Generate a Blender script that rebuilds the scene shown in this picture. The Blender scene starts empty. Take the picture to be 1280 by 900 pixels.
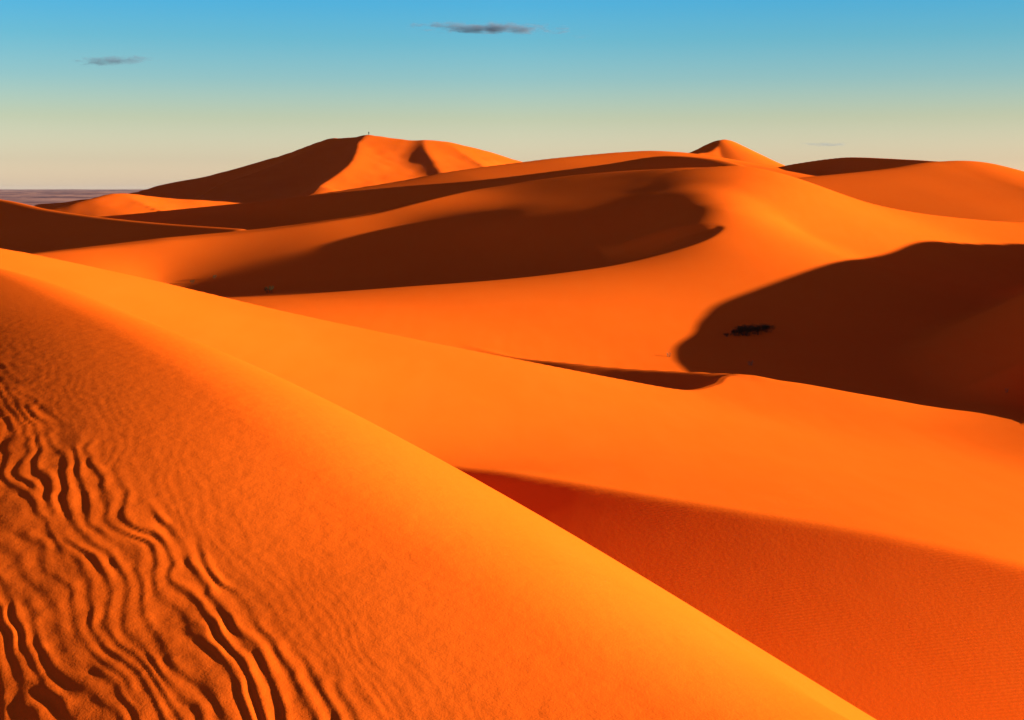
import bpy, math, random
import numpy as np
from mathutils import Vector

# ------------------------------------------------------------------ camera, sky, sun, exposure
scene = bpy.context.scene
FPX = 1780.0                                   # focal length in pixels of a 1280 px wide frame
PITCH = math.atan(214.0 / FPX)
cam_data = bpy.data.cameras.new('camera')
cam_data.sensor_width = 36.0
cam_data.lens = FPX / 1280.0 * 36.0
cam_data.clip_start = 0.05
cam_data.clip_end = 200000.0
cam = bpy.data.objects.new('camera', cam_data)
cam.location = (0, 0, 0)
cam.rotation_euler = (math.pi / 2 - PITCH, 0, 0)
scene.collection.objects.link(cam)
scene.camera = cam

SUN_EL = math.radians(8.2)
SUN_AZ = math.radians(4.0)                     # angle from +X towards +Y (away from the camera)
TO_SUN = Vector((math.cos(SUN_EL) * math.cos(SUN_AZ), math.cos(SUN_EL) * math.sin(SUN_AZ), math.sin(SUN_EL)))

world = bpy.data.worlds.new('World')
scene.world = world
world.use_nodes = True
wn, wl = world.node_tree.nodes, world.node_tree.links
bg = wn['Background']
sky = wn.new('ShaderNodeTexSky')
sky.sky_type = 'NISHITA'
sky.sun_disc = False
sky.sun_elevation = SUN_EL
sky.sun_rotation = math.pi / 2 - SUN_AZ
sky.altitude = 0
sky.air_density = 1.0
sky.dust_density = 1.0
sky.ozone_density = 2.0
# evening air: the clear blue deepens with height in view, the dusty air near the horizon is warm
geo_ = wn.new('ShaderNodeTexCoord')
sep = wn.new('ShaderNodeSeparateXYZ')
wl.new(geo_.outputs['Generated'], sep.inputs[0])
ramp = wn.new('ShaderNodeValToRGB')
stops = [(0.0, (2.9, 2.65, 3.5)), (0.02, (1.84, 1.76, 2.3)), (0.048, (1.28, 1.33, 1.44)), (0.075, (0.76, 1.15, 1.47)), (0.101, (0.44, 1.05, 1.46)),
         (0.125, (0.28, 1.0, 1.55)), (0.22, (0.40, 0.66, 1.2)), (0.4, (0.66, 0.40, 0.85)), (1.0, (1.15, 0.34, 0.8))]  # overhead stops shifted to violet to darken and redden the shadows
el = ramp.color_ramp.elements
while len(el) < len(stops):
    el.new(0.5)
for e, (p, c) in zip(el, stops):
    e.position = p
    e.color = (c[0] / 4, c[1] / 4, c[2] / 4, 1)
wl.new(sep.outputs['Z'], ramp.inputs[0])
mul = wn.new('ShaderNodeVectorMath')
mul.operation = 'MULTIPLY'
wl.new(sky.outputs['Color'], mul.inputs[0])
wl.new(ramp.outputs['Color'], mul.inputs[1])
mul4 = wn.new('ShaderNodeVectorMath')
mul4.operation = 'SCALE'
mul4.inputs['Scale'].default_value = 4.0
wl.new(mul.outputs[0], mul4.inputs[0])
# dim the sky tint towards the sun's side to even out its brightness
ev = wn.new('ShaderNodeMapRange')
for k_, v_ in (('From Min', 0.0), ('From Max', 0.5), ('To Min', 4.0), ('To Max', 2.7)):
    ev.inputs[k_].default_value = v_
wl.new(sep.outputs['X'], ev.inputs['Value'])
wl.new(ev.outputs[0], mul4.inputs['Scale'])
wl.new(mul4.outputs[0], bg.inputs['Color'])
bg.inputs['Strength'].default_value = 0.057

sun_data = bpy.data.lights.new('sun', 'SUN')
sun_data.energy = 5.0
sun_data.angle = math.radians(0.5)
sun_data.color = (1.0, 0.93, 0.7)
sun = bpy.data.objects.new('sun', sun_data)
sun.rotation_euler = TO_SUN.to_track_quat('Z', 'Y').to_euler()
scene.collection.objects.link(sun)

vs = scene.view_settings
vs.view_transform = 'Standard'
vs.look = 'None'
vs.gamma = 1.0
vs.use_curve_mapping = False
vs.exposure = 1.68

# ------------------------------------------------------------------ helpers
def U(px, py, depth):
    """a place in the desert seen along a bearing at a horizontal distance (metres)"""
    u = (px - 640.0) / FPX
    v = (450.0 - py) / FPX
    fwd = math.cos(PITCH) + v * math.sin(PITCH)
    up = v * math.cos(PITCH) - math.sin(PITCH)
    t = depth / fwd
    return (u * t, depth, up * t)

def spline_coefs(A):
    Q = np.vstack([2 * A[0] - A[1], A, 2 * A[-1] - A[-2]])
    p0, p1, p2, p3 = Q[:-3], Q[1:-2], Q[2:-1], Q[3:]
    return np.stack([p1, 0.5 * (p2 - p0), p0 - 2.5 * p1 + 2 * p2 - 0.5 * p3, 0.5 * (p3 - p0) + 1.5 * (p1 - p2)]).astype(np.float32)

def ridge(x, y, pts, left, right, reach=1e9, dive=None):
    """height of a dune with crest pts [(x,y,z)]; left/right = (slope, foot elevation, rounding), or a list of them per crest point"""
    P = np.array([list(p) for p in pts], np.float32)
    m = len(P)
    out = np.full(x.shape, -1e3, np.float32)
    sel = (x > P[:, 0].min() - reach) & (x < P[:, 0].max() + reach) & (y > P[:, 1].min() - reach) & (y < P[:, 1].max() + reach)
    if not sel.any():
        return out
    xs, ys = x[sel].astype(np.float32), y[sel].astype(np.float32)
    def prm(a):
        a = np.array(a, np.float32)
        return np.tile(a, (m, 1)) if a.ndim == 1 else a
    A = np.hstack([P, prm(left), prm(right)])
    K = spline_coefs(A)
    n = 3
    uu = np.linspace(0, m - 1, (m - 1) * n + 1)
    ii = np.minimum(uu.astype(int), m - 2)
    tt = (uu - ii)[:, None]
    C = K[0][ii] + tt * (K[1][ii] + tt * (K[2][ii] + tt * K[3][ii]))
    best = np.full(xs.shape, 1e30, np.float32)
    u = np.zeros(xs.shape, np.float32)
    for i in range(len(C) - 1):
        ax, ay = C[i, 0], C[i, 1]
        dx, dy = C[i + 1, 0] - ax, C[i + 1, 1] - ay
        t = np.clip(((xs - ax) * dx + (ys - ay) * dy) * (1.0 / (dx * dx + dy * dy + 1e-9)), 0, 1)
        d2 = (xs - ax - t * dx) ** 2 + (ys - ay - t * dy) ** 2
        c = d2 < best
        best[c] = d2[c]
        u[c] = (i + t[c]) / n
    Kx, Ky = K[:, :, 0], K[:, :, 1]
    for it in range(4):
        i = np.minimum(u.astype(np.int32), m - 2)
        t = u - i
        kx, ky = Kx[:, i], Ky[:, i]
        ex = kx[0] + t * (kx[1] + t * (kx[2] + t * kx[3])) - xs
        ey = ky[0] + t * (ky[1] + t * (ky[2] + t * ky[3])) - ys
        tx = kx[1] + t * (2 * kx[2] + t * 3 * kx[3])
        ty = ky[1] + t * (2 * ky[2] + t * 3 * ky[3])
        if it == 3:
            break
        cc = tx * tx + ty * ty
        f1 = cc + ex * (2 * kx[2] + 6 * t * kx[3]) + ey * (2 * ky[2] + 6 * t * ky[3])
        st = (ex * tx + ey * ty) / np.maximum(f1, 0.4 * cc)
        u = np.clip(u - np.clip(st, -0.3, 0.3), 0, m - 1).astype(np.float32)
    d = np.sqrt(ex * ex + ey * ey)
    lf = (tx * (-ey) - ty * (-ex)) > 0
    def par(c):
        k = K[:, :, c][:, i]
        return k[0] + t * (k[1] + t * (k[2] + t * k[3]))
    sl = np.where(lf, par(3), par(6))
    zc = par(2)
    H = np.maximum(zc - np.where(lf, par(4), par(7)), 0.3)
    r = np.maximum(np.where(lf, par(5), par(8)), 0.0)
    d = np.sqrt(d * d + r * r) - r
    zz = zc - H * (1 - np.exp(np.minimum(-sl * d / H, 3.0)))
    if dive is not None:
        zz = zz - np.where(lf, 0, dive[1] * np.maximum(d - dive[0], 0) ** 2) * np.clip((xs + 5) / 4, 0, 1)
    out[sel] = zz
    return out

def sheet(x, y, pts, box, lam=0.0):
    """smooth sand sheet through control points (thin-plate spline), only inside box = (x0, x1, y0, y1)"""
    P = np.array([list(p) for p in pts], float)
    sc = 50.0
    Q = P[:, :2] / sc
    n = len(P)
    def phi(d2):
        return 0.5 * d2 * np.log(d2 + 1e-9)
    d2 = ((Q[:, None] - Q[None]) ** 2).sum(-1)
    M = np.zeros((n + 3, n + 3))
    M[:n, :n] = phi(d2) + lam * np.eye(n)
    M[:n, n] = 1
    M[:n, n + 1:] = Q
    M[n, :n] = 1
    M[n + 1:, :n] = Q.T
    w = np.linalg.solve(M, np.concatenate([P[:, 2], [0, 0, 0]]))
    out = np.full(x.shape, -1e3, np.float32)
    sel = (x > box[0]) & (x < box[1]) & (y > box[2]) & (y < box[3])
    xs, ys = (x[sel] / sc).astype(np.float32), (y[sel] / sc).astype(np.float32)
    z = (w[n] + w[n + 1] * xs + w[n + 2] * ys).astype(np.float32)
    for i in range(n):
        z += np.float32(w[i]) * phi((xs - np.float32(Q[i, 0])) ** 2 + (ys - np.float32(Q[i, 1])) ** 2)
    out[sel] = z
    return out

def smin(a, b, k):
    return -smax(-a, -b, k)

def vnoise(x, y, seed=0):
    xi, yi = np.floor(x), np.floor(y)
    fx, fy = x - xi, y - yi
    fx, fy = fx * fx * fx * (fx * (fx * 6 - 15) + 10), fy * fy * fy * (fy * (fy * 6 - 15) + 10)
    def h(a, b):
        v = np.sin(a * 127.1 + b * 311.7 + seed * 74.7) * 43758.5453
        return v - np.floor(v)
    return ((h(xi, yi) * (1 - fx) + h(xi + 1, yi) * fx) * (1 - fy) + (h(xi, yi + 1) * (1 - fx) + h(xi + 1, yi + 1) * fx) * fy) * 2 - 1

def smax(a, b, k):
    h = np.clip(0.5 + 0.5 * (a - b) / k, 0, 1)
    return b + (a - b) * h + k * h * (1 - h)

def smoothstep(a, b, x):
    t = np.clip((x - a) / (b - a), 0, 1)
    return t * t * (3 - 2 * t)

def fbm(x, y, seed, n=3):
    v, a, f = 0, 0.5, 1.0
    for k in range(n):
        v = v + a * vnoise(x * f, y * f, seed + 7 * k)
        a, f = a * 0.5, f * 2.03
    return v

def ripples(x, y):
    """wind ripples on the left flank of the near dune (metres)"""
    out = np.zeros(x.shape, np.float32)
    sel = (x > -9) & (x < 1.0) & (y > 1.5) & (y < 15)
    X, Y = x[sel], y[sel]
    u = 0.89 * X + 0.46 * Y                       # across the ripples, towards the sun
    v = -0.46 * X + 0.89 * Y                      # along them
    # distance to the left of the edge of the rippled patch
    ex = np.interp(Y, [3, 5.2, 6.11, 7.0, 8.1, 9.07, 10.2, 11.9, 14], [1.6, 0.28, -0.38, -0.98, -1.78, -2.45, -3.15, -4.15, -5.4])
    d = (ex - X) * 0.85
    edge = smoothstep(-0.04, 0.22, d + 0.10 * vnoise(v * 1.3, u * 0.7, 5))
    def train(lam, rot, sd):
        cu = u * math.cos(rot) + v * math.sin(rot)
        warp = 0.055 * vnoise(v * 1.5, u * 3.0, sd) + 0.050 * vnoise(v * 2.6, u * 5.5, sd + 1) + 0.10 * vnoise(v * 0.35, u * 0.6, sd + 2) + 0.018 * vnoise(v * 7, u * 10, sd + 3)
        p = (cu + warp) / lam
        fr = p - np.floor(p)
        return np.where(fr < 0.38, smoothstep(0, 0.38, fr), 1 - smoothstep(0.38, 1.0, fr))    # steep side faces left, away from the sun
    k = smoothstep(-0.18, 0.18, vnoise(v * 0.8, u * 1.7, 61))
    saw = train(0.102, 0.0, 21) * (1 - k) + train(0.118, 0.20, 71) * k
    amp = 0.0125 * (0.70 + 0.38 * vnoise(v * 1.1, u * 3.0, 31)) * (0.70 + 0.40 * vnoise(v * 2.6, u * 6.5, 32)) * (0.80 + 0.42 * vnoise(v * 4.5, u * 10, 33))
    amp = np.maximum(amp, 0.002) * (1.15 - 0.55 * smoothstep(6.5, 11, Y))
    fringe = smoothstep(-0.8, -0.05, d) * (1 - edge)
    out[sel] = (edge * amp * (saw - 0.5) + 0.0008 * fringe * (train(0.075, -0.1, 91) - 0.5) + edge * 0.010 * fbm(X * 2.2, Y * 2.2, 41) + 0.0012 * fbm(X * 9, Y * 9, 44)).astype(np.float32)
    return out

# ------------------------------------------------------------------ the dunes
def dune_heights(x, y):
    """list of (name, height, blend width)"""
    out = []
    r = np.hypot(x, y)
    base = -13.0 - 9.0 * smoothstep(60, 260, r) + 0 * x
    base = base + 1.5 * vnoise(x / 60, y / 60, 3) * smoothstep(60, 200, r)
    low = smoothstep(2500, 9000, r)
    base = base + low * (9 * vnoise(x / 2600, y / 1500, 11) + 5 * vnoise(x / 900, y / 700, 12)) + 1.2 * smoothstep(800, 1500, r) * vnoise(x / 170, y / 120, 13)
    out.append(('sand_floor', base, 2.0))
    # near ridge: runs from beside the camera away to the left
    near = ridge(x, y, [(18, -14, -4.5), (9, -3, -3.4), (4.2, 2.9, -3.15), (2.6, 4.7, -2.95), (1.07, 6.45, -2.63), (-0.55, 8.2, -2.13), (-2.5, 11.0, -1.53), (-5.05, 16, -1.35), (-10.5, 26.6, -1.35), (-20, 42, -1.8), (-36, 65, -3.2), (-90, 130, -9)],
                 (0.62, -20, 5.8), [(0.7, -80, 1.5)] * 9 + [(0.55, -60, 1.5), (0.4, -50, 1.5), (0.35, -50, 2)], 160, (7.0, 0.06))
    near = near + ripples(x, y)
    out.append(('near_dune', near, 0.3))
    # second dune: bright windward sheet facing right, crest running away to the right
    c2 = [U(0, 308, 50), U(300, 375, 60), U(640, 447, 70), U(770, 472, 75), U(855, 486, 78.5), U(893, 479, 83), U(915, 468.5, 87.5), U(1000, 478, 88), U(1150, 505, 87), U(1280, 527, 85.5), U(1400, 545, 84)]
    k2 = [U(530, 575, 39), U(640, 590, 37.5), U(900, 632, 35), U(1100, 665, 33.7), U(1280, 705, 32.5), U(1500, 770, 31)]
    sh = sheet(x, y, c2 + k2[:-1] + [(60, 80, -20), (-30, 40, 0.5), (16, 31, -9.6), (25, 28.5, -11.5), (60, 30, -19)], (-60, 100, 0, 100))
    lee = ridge(x, y, [(-70, 25, 0.0), (-36, 38, -0.6)] + c2 + [(60, 80, -20)], (0.6, -22, 0.2), (-1, -30, 0.2), 130)
    kk = np.array(k2[:-1] + [(16, 30.8, -9.5), (25, 28.2, -11.6), (40, 25, -15)])
    kx = np.concatenate([np.arange(-9, 24, 3.0), [28, 34, 40]])
    fy, fz = np.polyfit(kk[:, 0], kk[:, 1], 3), np.polyfit(kk[:, 0], kk[:, 2], 3)
    cut = 0.06 + ridge(x, y, [(a_, np.polyval(fy, a_), np.polyval(fz, a_)) for a_ in kx], (-1, -30, 0.2), (0.39, -15, 0.2), 130) + 20 * (1 - smoothstep(-13, -5, x))
    out.append(('second_dune', smin(smin(sh, lee, 0.25), cut, 0.13), 0.5))
    spur = ridge(x, y, [U(940, 470, 88), U(905, 467, 88.5), U(780, 460, 92), U(660, 449, 96), U(500, 440, 104)], (0.32, -14.5, 0.5), (0.6, -18, 0.3), 40)
    out.append(('spur_dune', spur, 0.4))
    # star dune: summit with an arm to the front left, an arm to the back left and an arm to the right
    def wall(a_, b_):
        return 0.75 + 0.108 * (a_ - 29.5) + 0.125 * (b_ - 190)
    fa = [U(100, 382, 112), U(300, 372, 122), U(500, 357, 132), U(700, 338, 143), U(800, 320, 152), U(870, 297, 159), U(897, 277, 165), U(907, 260, 171), U(914, 243, 181.5), U(919, 226, 194)]
    ra = [U(925, 207, 214), U(960, 212, 216), U(1000, 224, 218), U(1080, 252, 222), U(1180, 268, 230), U(1280, 278, 242), U(1450, 300, 265)]
    sh = sheet(x, y, fa + ra + [U(640, 440, 100), U(780, 455, 102), U(857, 430, 112), U(940, 412, 122), U(1100, 330, 172), U(1280, 330, 205), U(930, 300, 160), U(1000, 290, 178), (36, 184, -2.6), (46, 197, -3.0), (24.5, 190, wall(24.5, 190) - 0.5), (17, 190, wall(17, 190) - 1.5), (27, 203, wall(27, 203) - 0.5), (20, 203, wall(20, 203) - 1.2), (8, 192, wall(8, 192) - 5), (8, 176, -9), (10, 206, wall(10, 206) - 5), (-5, 190, -14), U(300, 420, 92), (60, 110, -15), (120, 150, -14),
                                (0, 80, -15.5), (-25, 78, -14), (20, 85, -16), (40, 90, -17), (80, 90, -19), (20, 60, -24), (-30, 50, -22), (150, 120, -20)], (-60, 180, 60, 300), 0.012)
    lee = ridge(x, y, [U(-100, 392, 104)] + fa + ra, [(0.42, -20, 0.5)] * 6 + [(0.42, -20, 1)] + [(0.42, -20, 3)] * 5 + [(0.42, -20, 2)] * 6, (-1, -30, 0.5), 300)
    # the upper part of the spur is a rounded nose, not a sharp crest
    nose = smoothstep(163, 176, y) * (1 - smoothstep(-6, -1, y - (214 + 0.45 * (x - 34))))
    nose = nose * smoothstep(9, 15, x)
    out.append(('star_dune', smin(sh, lee + 40 * nose, 1.5), 1.0))
    ba = [U(880, 212, 218), U(780, 213, 228), U(700, 220, 231), U(600, 235, 219), U(500, 253, 197), U(400, 272, 189), U(200, 293, 181), U(40, 312, 174), U(-150, 335, 165)]
    sh = sheet(x, y, [U(925, 209, 214)] + ba + [U(110, 342, 166), U(200, 352, 171), U(300, 340, 172.5), U(430, 328, 172), U(600, 318, 172), U(740, 312, 168), U(500, 290, 184), ] + [(a_, b_, wall(a_, b_)) for a_ in (25, 17, 8, -1) for b_ in (180, 191, 203, 213)] + [
               (-15, 150, -12), (0, 155, -11), (12, 160, -9.5), (-35, 150, -13), (40, 170, -12), (50, 190, -10), (25, 140, -16), (0, 120, -18), (-30, 105, -18), (-60, 130, -14)], (-110, 80, 90, 280), 0.01)
    lee = ridge(x, y, [U(960, 216, 212), U(925, 209, 214)] + ba, (-1, -30, 1.0), (0.5, -28, 1.0), 300)
    barm = smin(sh, lee, 2.0)
    out.append(('star_dune_arm', barm, 1.5))
    caster = ridge(x, y, [(36, 96, -11), (40, 105, -8.9), (42.5, 112, -7.95), (46, 119, -7.35), (53, 126.5, -5.95), (62, 136, -4.15), (80, 158, -1.5), (100, 180, -0.3), (128, 205, 2.6), (200, 250, 4)], (0.6, -26, 0.5), (0.25, -26, 2), 200)
    out.append(('right_dune', caster, 1.0))
    # third ridge
    tc = [U(1000, 215, 385), U(900, 197, 375), U(830, 189, 365), U(780, 190, 358), U(700, 197, 346), U(650, 203, 339), U(560, 215, 327), U(490, 228, 319), U(380, 245, 310), U(300, 256, 306), U(180, 270, 305)]
    out.append(('third_dune', ridge(x, y, tc, (0.16, -30, 3.0), (0.5, -30, 1.0), 300), 1.0))
    tb = [U(1010, 240, 240), U(950, 216, 246), U(900, 200, 253), U(830, 195, 261), U(760, 205, 267), U(700, 213, 272), U(600, 225, 280), U(500, 233, 287), U(390, 244, 294), U(300, 254, 300), U(180, 266, 306), U(60, 276, 312)]
    out.append(('added_shade_dune', ridge(x, y, tb, (0.45, -36, 1.5), (0.4, -34, 2.0), 300), 1.0))  # added ridge; its dark face stands for the shadow on the third dune
    left = ridge(x, y, [U(-200, 238, 340), U(-60, 243, 315), U(5, 250, 300), U(60, 262, 285), U(130, 272, 270), U(200, 279, 258), U(300, 286, 245)], (0.4, -30, 1), (0.4, -34, 2), 200)
    out.append(('left_dune', left, 1.0))
    rr_ = ridge(x, y, [U(930, 228, 262), U(1000, 222, 268), U(1100, 212, 276), U(1160, 203, 283), U(1220, 202, 290), U(1280, 217, 305), U(1400, 235, 340)], (0.5, -30, 1), (0.3, -30, 3), 300)
    out.append(('right_far_dune', rr_, 1.0))
    dd = ridge(x, y, [U(930, 222, 410), U(975, 208, 398), U(1040, 198, 380), U(1080, 197, 367), U(1160, 201, 340), U(1230, 207, 320), U(1300, 225, 310)], (0.5, -30, 1), (0.45, -34, 1), 300)
    out.append(('dark_dune', dd, 1.0))
    pk = ridge(x, y, [U(790, 215, 470), U(865, 190, 460), U(905, 175, 455), U(940, 192, 478), U(965, 207, 500), U(1000, 225, 525)], (0.5, -30, 1), (0.5, -30, 1), 300)
    pk2 = ridge(x, y, [U(905, 175, 455), U(888, 189, 445), U(872, 193, 440), U(885, 203, 430), U(905, 212, 420)], (0.5, -30, 1), (0.5, -30, 1), 300)
    out.append(('peak_dune', np.maximum(pk, pk2), 1.0))
    fd = ridge(x, y, [U(50, 255, 650), U(155, 243, 668), U(200, 232, 680), U(280, 213, 690), U(350, 195, 690), U(408, 175, 680), U(425, 173, 674), U(459, 171.5, 658), U(500, 174, 655), U(530, 177, 655), U(560, 178, 660), U(600, 187, 665), U(650, 202, 670), U(720, 220, 680), U(800, 240, 690)],
               (0.5, -30, 1), [(0.42, -30, 2)] * 7 + [(0.40, -30, 2), (0.36, -30, 3), (0.36, -30, 3)] + [(0.32, -30, 3)] * 5, 350)
    f2 = ridge(x, y, [U(457, 172.5, 655), U(448, 180, 640), U(445, 190, 622), U(438, 203, 600), U(420, 218, 578), U(400, 232, 560)], (0.35, -30, 2), (0.5, -34, 1), 350)
    f3 = ridge(x, y, [U(530, 177.5, 655), U(531, 186, 640), U(534, 194, 627), U(545, 206, 611), U(551, 219, 597), U(556, 240, 572)], (0.3, -30, 2), (0.42, -34, 1.0), 350)
    out.append(('far_dune', smax(smax(fd, f2, 5.0), f3, 4.0), 2.0))
    l1 = ridge(x, y, [U(60, 262, 490), U(115, 248, 500), U(150, 242, 510), U(210, 248, 522), U(290, 252, 535), U(350, 262, 545)], (0.4, -30, 1), (0.3, -30, 2), 150)
    out.append(('small_lit_dune', l1, 1.0))
    return out

FINE = 1.0
def build_grid():
    def geo(a, b, st):
        n = max(2, int(math.log(b / a) / (st / FINE)))
        return list(np.geomspace(a, b, n, endpoint=False))
    rr = [0.001] + geo(0.3, 1.8, 0.06) + geo(1.8, 10, 0.0035) + geo(10, 120, 0.0065) + geo(120, 700, 0.0045) + geo(700, 45000, 0.02) + [45000.0]
    nf = int(800 * FINE)
    inner = np.linspace(-32, 32, nf)
    side = np.concatenate([np.linspace(32, 60, 40)[1:], np.linspace(60, 180, 50)[1:]])
    ang = np.radians(np.concatenate([-side[::-1], inner, side[:-1]]))
    R, A = np.meshgrid(np.array(rr), ang, indexing='ij')
    return (R * np.sin(A)), (R * np.cos(A))

def build_terrain():
    x, y = build_grid()
    hs = dune_heights(x, y)
    z = hs[0][1].copy()
    idx = np.zeros(z.shape, np.int32)
    for k, (nm, h, w) in enumerate(hs[1:], 1):
        idx = np.where(h > z, k, idx)
        z = smax(z, h, w)
    r = np.hypot(x, y)
    far = smoothstep(300, 520, r) * (1 - smoothstep(1200, 2500, r))
    z = z + far * (0.5 * fbm(x / 30, y / 30, 51) + 0.10 * vnoise(x / 5, y / 5, 55))
    mid = smoothstep(20, 45, r) * (1 - smoothstep(105, 150, r))
    z = z + mid * (0.022 * fbm(x / 7, y / 7, 81) + 0.010 * fbm(x / 1.7, y / 1.7, 84))
    idx = np.where((idx == 0) & (r > 720), len(hs), idx)
    nr, na = z.shape
    # normals
    P = np.stack([x, y, z], -1)
    dr = np.gradient(P, axis=0)
    da = (np.roll(P, -1, 1) - np.roll(P, 1, 1))
    N = np.cross(da, dr)
    N /= np.linalg.norm(N, axis=-1, keepdims=True) + 1e-20
    N[N[..., 2] < 0] *= -1
    ids = np.arange(nr * na).reshape(nr, na)
    nxt = np.roll(ids, -1, 1)
    q = np.stack([ids[:-1], nxt[:-1], nxt[1:], ids[1:]], -1).reshape(-1, 4)
    fi = idx[:-1].reshape(-1)
    return P.reshape(-1, 3), N.reshape(-1, 3), q, fi, [h[0] for h in hs] + ['gravel_plain']

def mesh_from(name, V, F, N=None, mat=None):
    me = bpy.data.meshes.new(name)
    me.vertices.add(len(V))
    me.vertices.foreach_set('co', np.ascontiguousarray(V, np.float32).ravel())
    k = F.shape[1]
    me.loops.add(F.size)
    me.loops.foreach_set('vertex_index', np.ascontiguousarray(F, np.int32).ravel())
    me.polygons.add(len(F))
    me.polygons.foreach_set('loop_start', np.arange(0, F.size, k, dtype=np.int32))
    me.update(calc_edges=True)
    me.polygons.foreach_set('use_smooth', np.ones(len(F), bool))
    if N is not None:
        me.normals_split_custom_set_from_vertices(N.tolist())
    o = bpy.data.objects.new(name, me)
    scene.collection.objects.link(o)
    if mat:
        me.materials.append(mat)
    return o

# ------------------------------------------------------------------ materials
class NT:
    def __init__(self, name):
        self.m = bpy.data.materials.new(name)
        self.m.use_nodes = True
        self.t = self.m.node_tree
        self.b = self.t.nodes['Principled BSDF']
        self.b.inputs['Specular IOR Level'].default_value = 0.0
        self.b.inputs['Roughness'].default_value = 1.0
    def n(self, typ, **kw):
        nd = self.t.nodes.new(typ)
        for k, v in kw.items():
            if k in nd.inputs:
                nd.inputs[k].default_value = v
            else:
                setattr(nd, k, v)
        return nd
    def l(self, a, b):
        self.t.links.new(a, b)
    def noise(self, vec, scale, detail=2.0, rough=0.5):
        nd = self.n('ShaderNodeTexNoise')
        nd.inputs['Scale'].default_value = scale
        nd.inputs['Detail'].default_value = detail
        nd.inputs['Roughness'].default_value = rough
        if vec is not None:
            self.l(vec, nd.inputs['Vector'])
        return nd.outputs['Fac']
    def mapping(self, vec, scale=(1, 1, 1), rot=(0, 0, 0)):
        nd = self.n('ShaderNodeMapping')
        nd.inputs['Scale'].default_value = scale
        nd.inputs['Rotation'].default_value = rot
        self.l(vec, nd.inputs['Vector'])
        return nd.outputs[0]
    def mix(self, fac, a, b, typ='MIX'):
        nd = self.n('ShaderNodeMix', data_type='RGBA', blend_type=typ)
        for sock, v in ((nd.inputs[0], fac), (nd.inputs[6], a), (nd.inputs[7], b)):
            if isinstance(v, (int, float)):
                sock.default_value = v
            elif isinstance(v, tuple):
                sock.default_value = (*v, 1)
            else:
                self.l(v, sock)
        return nd.outputs[2]
    def ramp(self, fac, stops):
        nd = self.n('ShaderNodeValToRGB')
        e = nd.color_ramp.elements
        while len(e) < len(stops):
            e.new(0.5)
        for k, (p, c) in zip(e, stops):
            k.position = p
            k.color = (*c, 1) if isinstance(c, tuple) else (c, c, c, 1)
        self.l(fac, nd.inputs[0])
        return nd.outputs[0]
    def bump(self, h, dist, strength=1.0, prev=None):
        nd = self.n('ShaderNodeBump')
        nd.inputs['Distance'].default_value = dist
        nd.inputs['Strength'].default_value = strength
        self.l(h, nd.inputs['Height'])
        if prev is not None:
            self.l(prev, nd.inputs['Normal'])
        return nd.outputs[0]

def sand_material(name, grain=0.0012, wave=0.0, rot=0.0, patch=1.0):
    k = NT(name)
    co = k.n('ShaderNodeTexCoord').outputs['Object']
    big = k.noise(co, 0.05, 4, 0.55)
    streak = k.noise(k.mapping(co, (0.9, 0.12, 1), (0, 0, math.radians(35))), 1.0, 4, 0.6)
    fine = k.noise(co, 90, 2, 0.7)
    base = k.mix(k.ramp(big, [(0.35, 0.0), (0.65, 1.0)]), (0.78, 0.106, 0.006), (0.82, 0.118, 0.007))
    base = k.mix(k.ramp(streak, [(0.4, 0.0), (0.7, 0.35)]), base, (0.80, 0.128, 0.010))
    base = k.mix(k.ramp(fine, [(0.42, 0.0), (0.75, 0.30)]), base, (0.60, 0.075, 0.006))
    k.l(base, k.b.inputs['Base Color'])
    nrm = k.bump(fine, grain)
    mid = k.noise(co, 9, 3, 0.6)
    nrm = k.bump(mid, 0.004, 1.0, nrm)
    if wave:
        w = k.n('ShaderNodeTexWave', wave_type='BANDS', bands_direction='Y', wave_profile='SIN')
        w.inputs['Scale'].default_value = 3.2
        w.inputs['Distortion'].default_value = 3.0
        w.inputs['Detail'].default_value = 2.0
        w.inputs['Detail Scale'].default_value = 0.6
        k.l(k.mapping(co, (0.5, 1, 1), (0, 0, rot)), w.inputs['Vector'])
        msk = k.ramp(k.noise(co, 0.22, 2), [(0.42, 0.0), (0.6, 1.0)])
        mm = k.n('ShaderNodeMath', operation='MULTIPLY')
        k.l(w.outputs['Fac'], mm.inputs[0])
        k.l(msk, mm.inputs[1])
        nrm = k.bump(mm.outputs[0], wave, 1.0, nrm)
    k.l(nrm, k.b.inputs['Normal'])
    return k.m

def gravel_material():
    k = NT('gravel_plain')
    co = k.n('ShaderNodeTexCoord').outputs['Object']
    a = k.noise(k.mapping(co, (0.0016, 0.0011, 1)), 1.0, 5, 0.6)
    b = k.noise(k.mapping(co, (0.011, 0.004, 1)), 1.0, 4, 0.6)
    c = k.mix(k.ramp(a, [(0.44, 0.0), (0.54, 1.0)]), (0.11, 0.06, 0.075), (0.50, 0.25, 0.18))
    c = k.mix(k.ramp(b, [(0.45, 0.0), (0.65, 0.7)]), c, (0.17, 0.11, 0.13))
    ln = k.n('ShaderNodeVectorMath', operation='LENGTH')
    k.l(co, ln.inputs[0])
    mr = k.n('ShaderNodeMapRange')
    mr.inputs['From Min'].default_value = 1300
    mr.inputs['From Max'].default_value = 2600
    k.l(ln.outputs['Value'], mr.inputs['Value'])
    c = k.mix(mr.outputs[0], (0.50, 0.22, 0.14), c)
    k.l(c, k.b.inputs['Base Color'])
    return k.m

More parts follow.
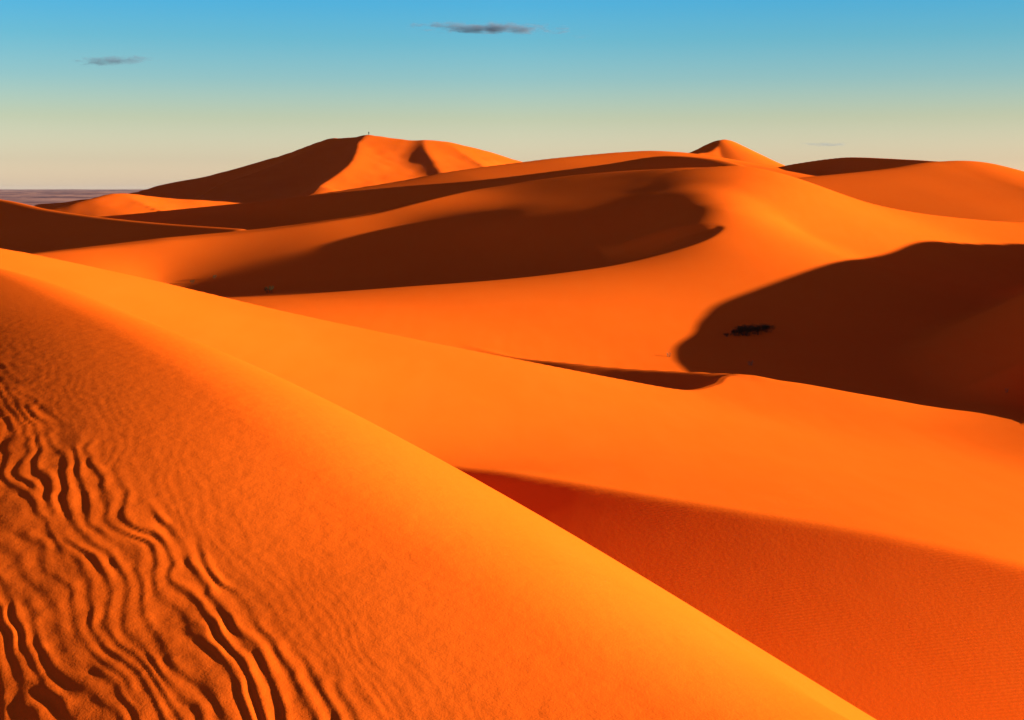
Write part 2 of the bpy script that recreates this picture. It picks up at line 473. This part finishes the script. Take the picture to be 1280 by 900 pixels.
def plain_material(name, col, col2=None, scale=8.0, rough=0.9):
    k = NT(name)
    co = k.n('ShaderNodeTexCoord').outputs['Object']
    c2 = col2 or tuple(v * 0.6 for v in col)
    k.l(k.mix(k.ramp(k.noise(co, scale, 3), [(0.35, 0.0), (0.65, 1.0)]), col, c2), k.b.inputs['Base Color'])
    k.b.inputs['Roughness'].default_value = rough
    return k.m

SAND = sand_material('dune_sand')
SAND_NEAR = sand_material('near_sand', grain=0.0012)
SAND_TROUGH = sand_material('trough_sand', wave=0.003, rot=math.radians(-18))
GRAVEL = gravel_material()
LEAF = plain_material('shrub_leaf', (0.045, 0.034, 0.012), (0.085, 0.05, 0.02), 6)
DRY = plain_material('dry_grass', (0.30, 0.20, 0.09), (0.18, 0.11, 0.05), 10)
WOOD = plain_material('shrub_wood', (0.10, 0.06, 0.03), None, 20)

# ------------------------------------------------------------------ terrain
LABELS = {
    'near_dune': 'rounded orange dune in the foreground with wind ripples on its left flank',
    'second_dune': 'bright smooth orange dune behind the foreground dune with a crease above its trough',
    'spur_dune': 'small shaded sand hollow behind the crest of the bright middle dune',
    'star_dune': 'large star shaped dune with a long lit front slope',
    'star_dune_arm': 'curved bowl of the star dune with a dark band of shadow',
    'right_dune': 'dune at the right frame edge whose shadow covers the slope with the bushes',
    'third_dune': 'long low ridge behind the star dune, lit along its crest',
    'added_shade_dune': 'long ridge added directly behind the star dune, its dark face standing for a cast shadow',
    'left_dune': 'dark low dune at the left frame edge',
    'right_far_dune': 'broad lit dune on the skyline at the right',
    'dark_dune': 'shaded ridge on the skyline between the pointed peak and the right dune',
    'peak_dune': 'small pointed dune peak on the skyline',
    'far_dune': 'tall far dune on the skyline with a shadow pocket below its crest',
    'small_lit_dune': 'small lumpy lit dune at the foot of the tall far dune',
    'sand_floor': 'flat sand between the dunes',
    'gravel_plain': 'distant hazy stony plain at the horizon',
}
V, N, F, fi, names = build_terrain()
for k, nm in enumerate(names):
    sel = fi == k
    if not sel.any():
        continue
    f = F[sel]
    used, inv = np.unique(f, return_inverse=True)
    mat = {'gravel_plain': GRAVEL, 'near_dune': SAND_NEAR, 'second_dune': SAND_TROUGH}.get(nm, SAND)
    o = mesh_from(nm, V[used], inv.reshape(f.shape), N[used], mat)
    o['kind'] = 'structure'
    o['label'] = LABELS.get(nm, nm)

def ground(px, py, dmin=3.0, dmax=900.0):
    """where a line of sight meets the sand"""
    Y = np.geomspace(dmin, dmax, 4000)
    sx, _, sz = U(px, py, 1.0)
    x, y, zr = (sx * Y)[None], Y[None], (sz * Y)
    hs = dune_heights(x, y)
    z = hs[0][1].copy()
    for nm, h, w in hs[1:]:
        z = smax(z, h, w)
    below = np.nonzero(z[0] >= zr)[0]
    i = below[0] if len(below) else int(np.argmin(zr - z[0]))
    return (float(x[0, i]), float(Y[i]), float(z[0, i]))

# ------------------------------------------------------------------ shrubs
def thing(name, label, cat, loc, group=None):
    o = bpy.data.objects.new(name, None)
    scene.collection.objects.link(o)
    o.location = loc
    o.empty_display_size = 0.1
    o['label'] = label
    o['category'] = cat
    if group:
        o['group'] = group
    return o

def part(name, V_, F_, mat, parent, smooth=False):
    me = bpy.data.meshes.new(name)
    me.from_pydata(V_, [], F_)
    me.materials.append(mat)
    if smooth:
        for p in me.polygons:
            p.use_smooth = True
    o = bpy.data.objects.new(name, me)
    scene.collection.objects.link(o)
    o.parent = parent
    return o

def shrub(loc, w, h, n, seed, label, leaf=LEAF, grassy=0.0):
    rnd = random.Random(seed)
    root = thing('desert_shrub' if not grassy else 'grass_tuft', label, 'shrub' if not grassy else 'grass tuft', loc, 'desert plants growing in the shaded hollows' if not grassy else 'grass tufts on the sand')
    sv, sf, lv, lf_ = [], [], [], []
    for i in range(n):
        a = rnd.uniform(0, 2 * math.pi)
        rr = math.sqrt(rnd.random())
        bx, by = math.cos(a) * rr * w * 0.28, math.sin(a) * rr * w * 0.28
        lean = rnd.uniform(0.15, 1.0) * (0.7 if not grassy else 0.9)
        L = h * rnd.uniform(0.55, 1.05)
        dx, dy = math.cos(a) * lean * w * 0.4, math.sin(a) * lean * w * 0.4
        pts = [Vector((bx, by, -0.08)), Vector((bx + dx * 0.35, by + dy * 0.35, L * 0.55)), Vector((bx + dx, by + dy, L * (1 - 0.25 * lean)))]
        t0 = (0.012 if not grassy else 0.006) * h + 0.004
        side = Vector((-math.sin(a), math.cos(a), 0))
        up = Vector((math.cos(a), math.sin(a), 0))
        b0 = len(sv)
        for j, p in enumerate(pts):
            t = t0 * (1, 0.75, 0.3)[j]
            sv += [p + side * t, p - side * 0.5 * t + up * t, p - side * 0.5 * t - up * t]
        for j in range(2):
            for q in range(3):
                sf.append((b0 + j * 3 + q, b0 + j * 3 + (q + 1) % 3, b0 + j * 3 + 3 + (q + 1) % 3, b0 + j * 3 + 3 + q))
        m = 40 if not grassy else 5
        for j in range(m):
            t = rnd.uniform(0.25, 1.0)
            c = pts[1].lerp(pts[2], (t - 0.25) / 0.75) if t > 0.25 else pts[1]
            c = c + Vector((rnd.gauss(0, 1), rnd.gauss(0, 1), rnd.gauss(0, 0.8))) * (0.10 * h if not grassy else 0.05 * h)
            c.z = max(c.z, 0.03)
            d = Vector((rnd.gauss(0, 1), rnd.gauss(0, 1), rnd.gauss(0.6, 0.8))).normalized()
            e = d.cross(Vector((rnd.gauss(0, 1), rnd.gauss(0, 1), rnd.gauss(0, 1)))).normalized()
            ll = h * rnd.uniform(0.06, 0.13) * (1 if not grassy else 1.6)
            ww = ll * (0.32 if not grassy else 0.1)
            k0 = len(lv)
            lv += [c, c + d * ll * 0.5 + e * ww, c + d * ll, c + d * ll * 0.5 - e * ww]
            lf_.append((k0, k0 + 1, k0 + 2, k0 + 3))
    st = part('stems' if not grassy else 'blades', sv, sf, WOOD if not grassy else leaf, root)
    st['kind'] = 'stuff'
    lo = part('foliage' if not grassy else 'seed_heads', lv, lf_, leaf, root)
    lo['kind'] = 'stuff'
    return root

# clump on the shaded slope of the star dune: (pixel bearing, width px, height px)
def at_px(px, py, wpx, hpx):
    p = ground(px, py)
    k = p[1] / FPX
    return p, wpx * k, hpx * k
for (px, py, wp, hp, n, seed, lab) in [
        (931, 419, 26, 13, 46, 1, 'large dark shrub in the middle of the clump on the shaded slope'),
        (946, 418, 20, 12, 34, 2, 'dark shrub right of the largest one in the clump on the shaded slope'),
        (959, 415, 18, 10, 30, 3, 'rightmost dark shrub of the clump on the shaded slope'),
        (920, 420, 16, 9, 24, 4, 'dark shrub left of the largest one in the clump on the shaded slope'),
        (910, 421, 13, 5, 18, 5, 'low sparse leftmost shrub of the clump on the shaded slope'),
        (337, 366, 13, 9, 14, 6, 'round dark bush in the shadow band just behind the front crest'),
        (239, 355, 11, 5, 9, 7, 'low dark bush at the left end of the shadow band'),
        (268, 349, 7, 5, 8, 8, 'small dark bush at the upper edge of the shadow band')]:
    p, w, h = at_px(px, py, wp, hp)
    shrub(p, w, h, n, seed, lab)
for (px, py, wp, hp, n, seed, lab) in [
        (938, 457, 9, 7, 22, 21, 'small grass tuft below the shrub clump in the big shadow'),
        (836, 446, 7, 6, 18, 22, 'tiny sunlit grass tuft left of the big shadow edge'),
        (1258, 491, 4, 7, 9, 23, 'pale dry grass tuft alone in the shadow at the right frame edge')]:
    p, w, h = at_px(px, py, wp, hp)
    shrub(p, w, h, n, seed, lab, DRY, 1.0)

# ------------------------------------------------------------------ a lone person on the crest of the tall far dune
def skin_body(name, verts, edges, radii, mat, parent, root_i=0, sub=2):
    me = bpy.data.meshes.new(name)
    me.from_pydata(verts, edges, [])
    o = bpy.data.objects.new(name, me)
    scene.collection.objects.link(o)
    sk = o.modifiers.new('skin', 'SKIN')
    for i, r in enumerate(radii):
        d = me.skin_vertices[0].data[i]
        d.radius = (r, r) if not isinstance(r, tuple) else r
        d.use_root = (i == root_i)
    o.modifiers.new('sub', 'SUBSURF').levels = sub
    o.modifiers['sub'].render_levels = sub
    me.materials.append(mat)
    o.parent = parent
    return o

CLOTH = plain_material('dark_clothing', (0.03, 0.03, 0.045), None, 5)
SKIN = plain_material('skin', (0.32, 0.17, 0.10), (0.28, 0.14, 0.08), 3)
HAIR = plain_material('hair', (0.015, 0.012, 0.01), None, 5)
px_, py_, pz_ = U(461, 171.5, 655)
Yc = np.linspace(640, 668, 300)
hs = dune_heights((px_ / py_ * Yc)[None], Yc[None])
zc = np.max(np.stack([h for _, h, _ in hs]), 0)[0]
ic = int(np.argmax(zc / Yc))
# the crest relief added to far dunes
fr = float(0.5 * fbm(np.array([px_ / 30]), np.array([Yc[ic] / 30]), 51)[0] + 0.10 * vnoise(np.array([px_ / 5]), np.array([Yc[ic] / 5]), 55)[0])
person = thing('person', 'tiny person in dark clothes standing on the crest of the tall far dune', 'person', (px_ / py_ * Yc[ic], Yc[ic], float(zc[ic]) + fr - 0.25))
vt = [(0, 0, 0.95), (0, 0, 1.12), (0, 0, 1.36), (0, 0, 1.47), (0, 0.01, 1.62), (0, 0, 1.70),
      (0.17, 0, 1.40), (0.24, 0.02, 1.12), (0.25, -0.06, 0.88), (-0.17, 0, 1.40), (-0.25, 0.02, 1.12), (-0.27, -0.06, 0.88),
      (0.10, 0, 0.90), (0.12, -0.03, 0.50), (0.13, 0.02, 0.09), (0.14, -0.14, 0.04), (-0.10, 0, 0.90), (-0.12, 0.0, 0.50), (-0.13, 0.04, 0.09), (-0.14, -0.12, 0.04)]
ed = [(0, 1), (1, 2), (2, 3), (3, 4), (4, 5), (2, 6), (6, 7), (7, 8), (2, 9), (9, 10), (10, 11), (0, 12), (12, 13), (13, 14), (14, 15), (0, 16), (16, 17), (17, 18), (18, 19)]
rd = [(0.15, 0.11), (0.14, 0.10), (0.17, 0.11), 0.06, 0.10, 0.08, 0.07, 0.05, 0.04, 0.07, 0.05, 0.04, 0.10, 0.07, 0.05, 0.04, 0.10, 0.07, 0.05, 0.04]
skin_body('body', vt, ed, rd, CLOTH, person)
skin_body('hair', [(0, 0.02, 1.66), (0, 0.02, 1.74)], [(0, 1)], [0.105, 0.07], HAIR, person)

# ------------------------------------------------------------------ clouds: thin flat banks of vapour far beyond the dunes
def cloud_material(name, dens, sc, seed, cover, col=(0.22, 0.29, 0.42)):
    m = bpy.data.materials.new(name)
    m.use_nodes = True
    t = m.node_tree
    for nd in list(t.nodes):
        if nd.type == 'BSDF_PRINCIPLED':
            t.nodes.remove(nd)
    out = [n for n in t.nodes if n.type == 'OUTPUT_MATERIAL'][0]
    pv = t.nodes.new('ShaderNodeVolumePrincipled')
    pv.inputs['Color'].default_value = (*col, 1)
    pv.inputs['Anisotropy'].default_value = 0.2
    tc_ = t.nodes.new('ShaderNodeTexCoord')
    # soft falloff inside the unit ball of the cloud's own space
    ln = t.nodes.new('ShaderNodeVectorMath'); ln.operation = 'LENGTH'
    t.links.new(tc_.outputs['Object'], ln.inputs[0])
    mp = t.nodes.new('ShaderNodeMapping')
    mp.inputs['Scale'].default_value = sc
    mp.inputs['Location'].default_value = (seed, seed * 0.7, seed * 1.3)
    t.links.new(tc_.outputs['Object'], mp.inputs['Vector'])
    nz = t.nodes.new('ShaderNodeTexNoise')
    nz.inputs['Scale'].default_value = 1.0
    nz.inputs['Detail'].default_value = 4.0
    nz.inputs['Roughness'].default_value = 0.6
    t.links.new(mp.outputs[0], nz.inputs['Vector'])
    sub = t.nodes.new('ShaderNodeMath'); sub.operation = 'SUBTRACT'
    t.links.new(nz.outputs['Fac'], sub.inputs[0])
    fall = t.nodes.new('ShaderNodeMath'); fall.operation = 'MULTIPLY_ADD'
    t.links.new(ln.outputs['Value'], fall.inputs[0])
    fall.inputs[1].default_value = 0.42
    fall.inputs[2].default_value = cover
    t.links.new(fall.outputs[0], sub.inputs[1])
    mx = t.nodes.new('ShaderNodeMath'); mx.operation = 'MAXIMUM'
    t.links.new(sub.outputs[0], mx.inputs[0])
    mx.inputs[1].default_value = 0.0
    ml = t.nodes.new('ShaderNodeMath'); ml.operation = 'MULTIPLY'
    t.links.new(mx.outputs[0], ml.inputs[0])
    ml.inputs[1].default_value = dens
    t.links.new(ml.outputs[0], pv.inputs['Density'])
    t.links.new(pv.outputs[0], out.inputs['Volume'])
    return m

def cloud(px, py, wpx, hpx, dist, label, dens, sc, seed, cover, tilt=0.0):
    c = U(px, py, dist)
    k = dist / FPX
    import bmesh
    bm = bmesh.new()
    bmesh.ops.create_icosphere(bm, subdivisions=3, radius=1.0)
    rnd = random.Random(seed)
    me = bpy.data.meshes.new('cloud')
    bm.to_mesh(me)
    bm.free()
    o = bpy.data.objects.new('cloud', me)
    scene.collection.objects.link(o)
    o.location = c
    o.scale = (wpx * k / 2, wpx * k / 3.2, hpx * k / 2)
    o.rotation_euler = (0, math.radians(tilt), 0)
    me.materials.append(cloud_material('cloud_vapour', dens, sc, seed, cover))
    o['label'] = label
    o['category'] = 'cloud'
    o['group'] = 'small clouds in the evening sky'
    return o

cloud(612, 35.5, 225, 12, 9000, 'long thin blue grey cloud high above the tall far dune', 0.045, (6.5, 2.0, 1.6), 3.1, 0.20, 1.0)
cloud(142, 76, 120, 13, 9000, 'short thin grey cloud in the upper left sky', 0.03, (4.6, 2.0, 1.6), 8.4, 0.20, -3.0)
cloud(1030, 180.5, 80, 7, 9500, 'faint thin cloud low over the right skyline', 0.02, (2.6, 2.0, 1.0), 12.2, 0.22)
cloud(728, 46, 50, 6, 9000, 'faint wisp of cloud right of the long thin cloud', 0.012, (2.6, 2.0, 1.0), 17.9, 0.25, -2.0)

# ------------------------------------------------------------------ the dusty evening air
hv = bpy.data.materials.new('evening_air')
hv.use_nodes = True
for nd in list(hv.node_tree.nodes):
    if nd.type == 'BSDF_PRINCIPLED':
        hv.node_tree.nodes.remove(nd)
pv = hv.node_tree.nodes.new('ShaderNodeVolumePrincipled')
pv.inputs['Color'].default_value = (0.46, 0.42, 0.46, 1)
pv.inputs['Density'].default_value = 0.8e-5
pv.inputs['Anisotropy'].default_value = 0.0
hv.node_tree.links.new(pv.outputs[0], [n for n in hv.node_tree.nodes if n.type == 'OUTPUT_MATERIAL'][0].inputs['Volume'])
w_, lo, hi = 46000.0, -60.0, 60.0
hm = bpy.data.meshes.new('haze')
hm.from_pydata([(-w_, -w_, lo), (w_, -w_, lo), (w_, w_, lo), (-w_, w_, lo), (-w_, -w_, hi), (w_, -w_, hi), (w_, w_, hi), (-w_, w_, hi)], [],
               [(3, 2, 1, 0), (4, 5, 6, 7), (0, 1, 5, 4), (1, 2, 6, 5), (2, 3, 7, 6), (3, 0, 4, 7)])
hm.materials.append(hv)
haze = bpy.data.objects.new('haze', hm)
haze['kind'] = 'stuff'
haze['label'] = 'thin dusty evening air over the desert'
scene.collection.objects.link(haze)
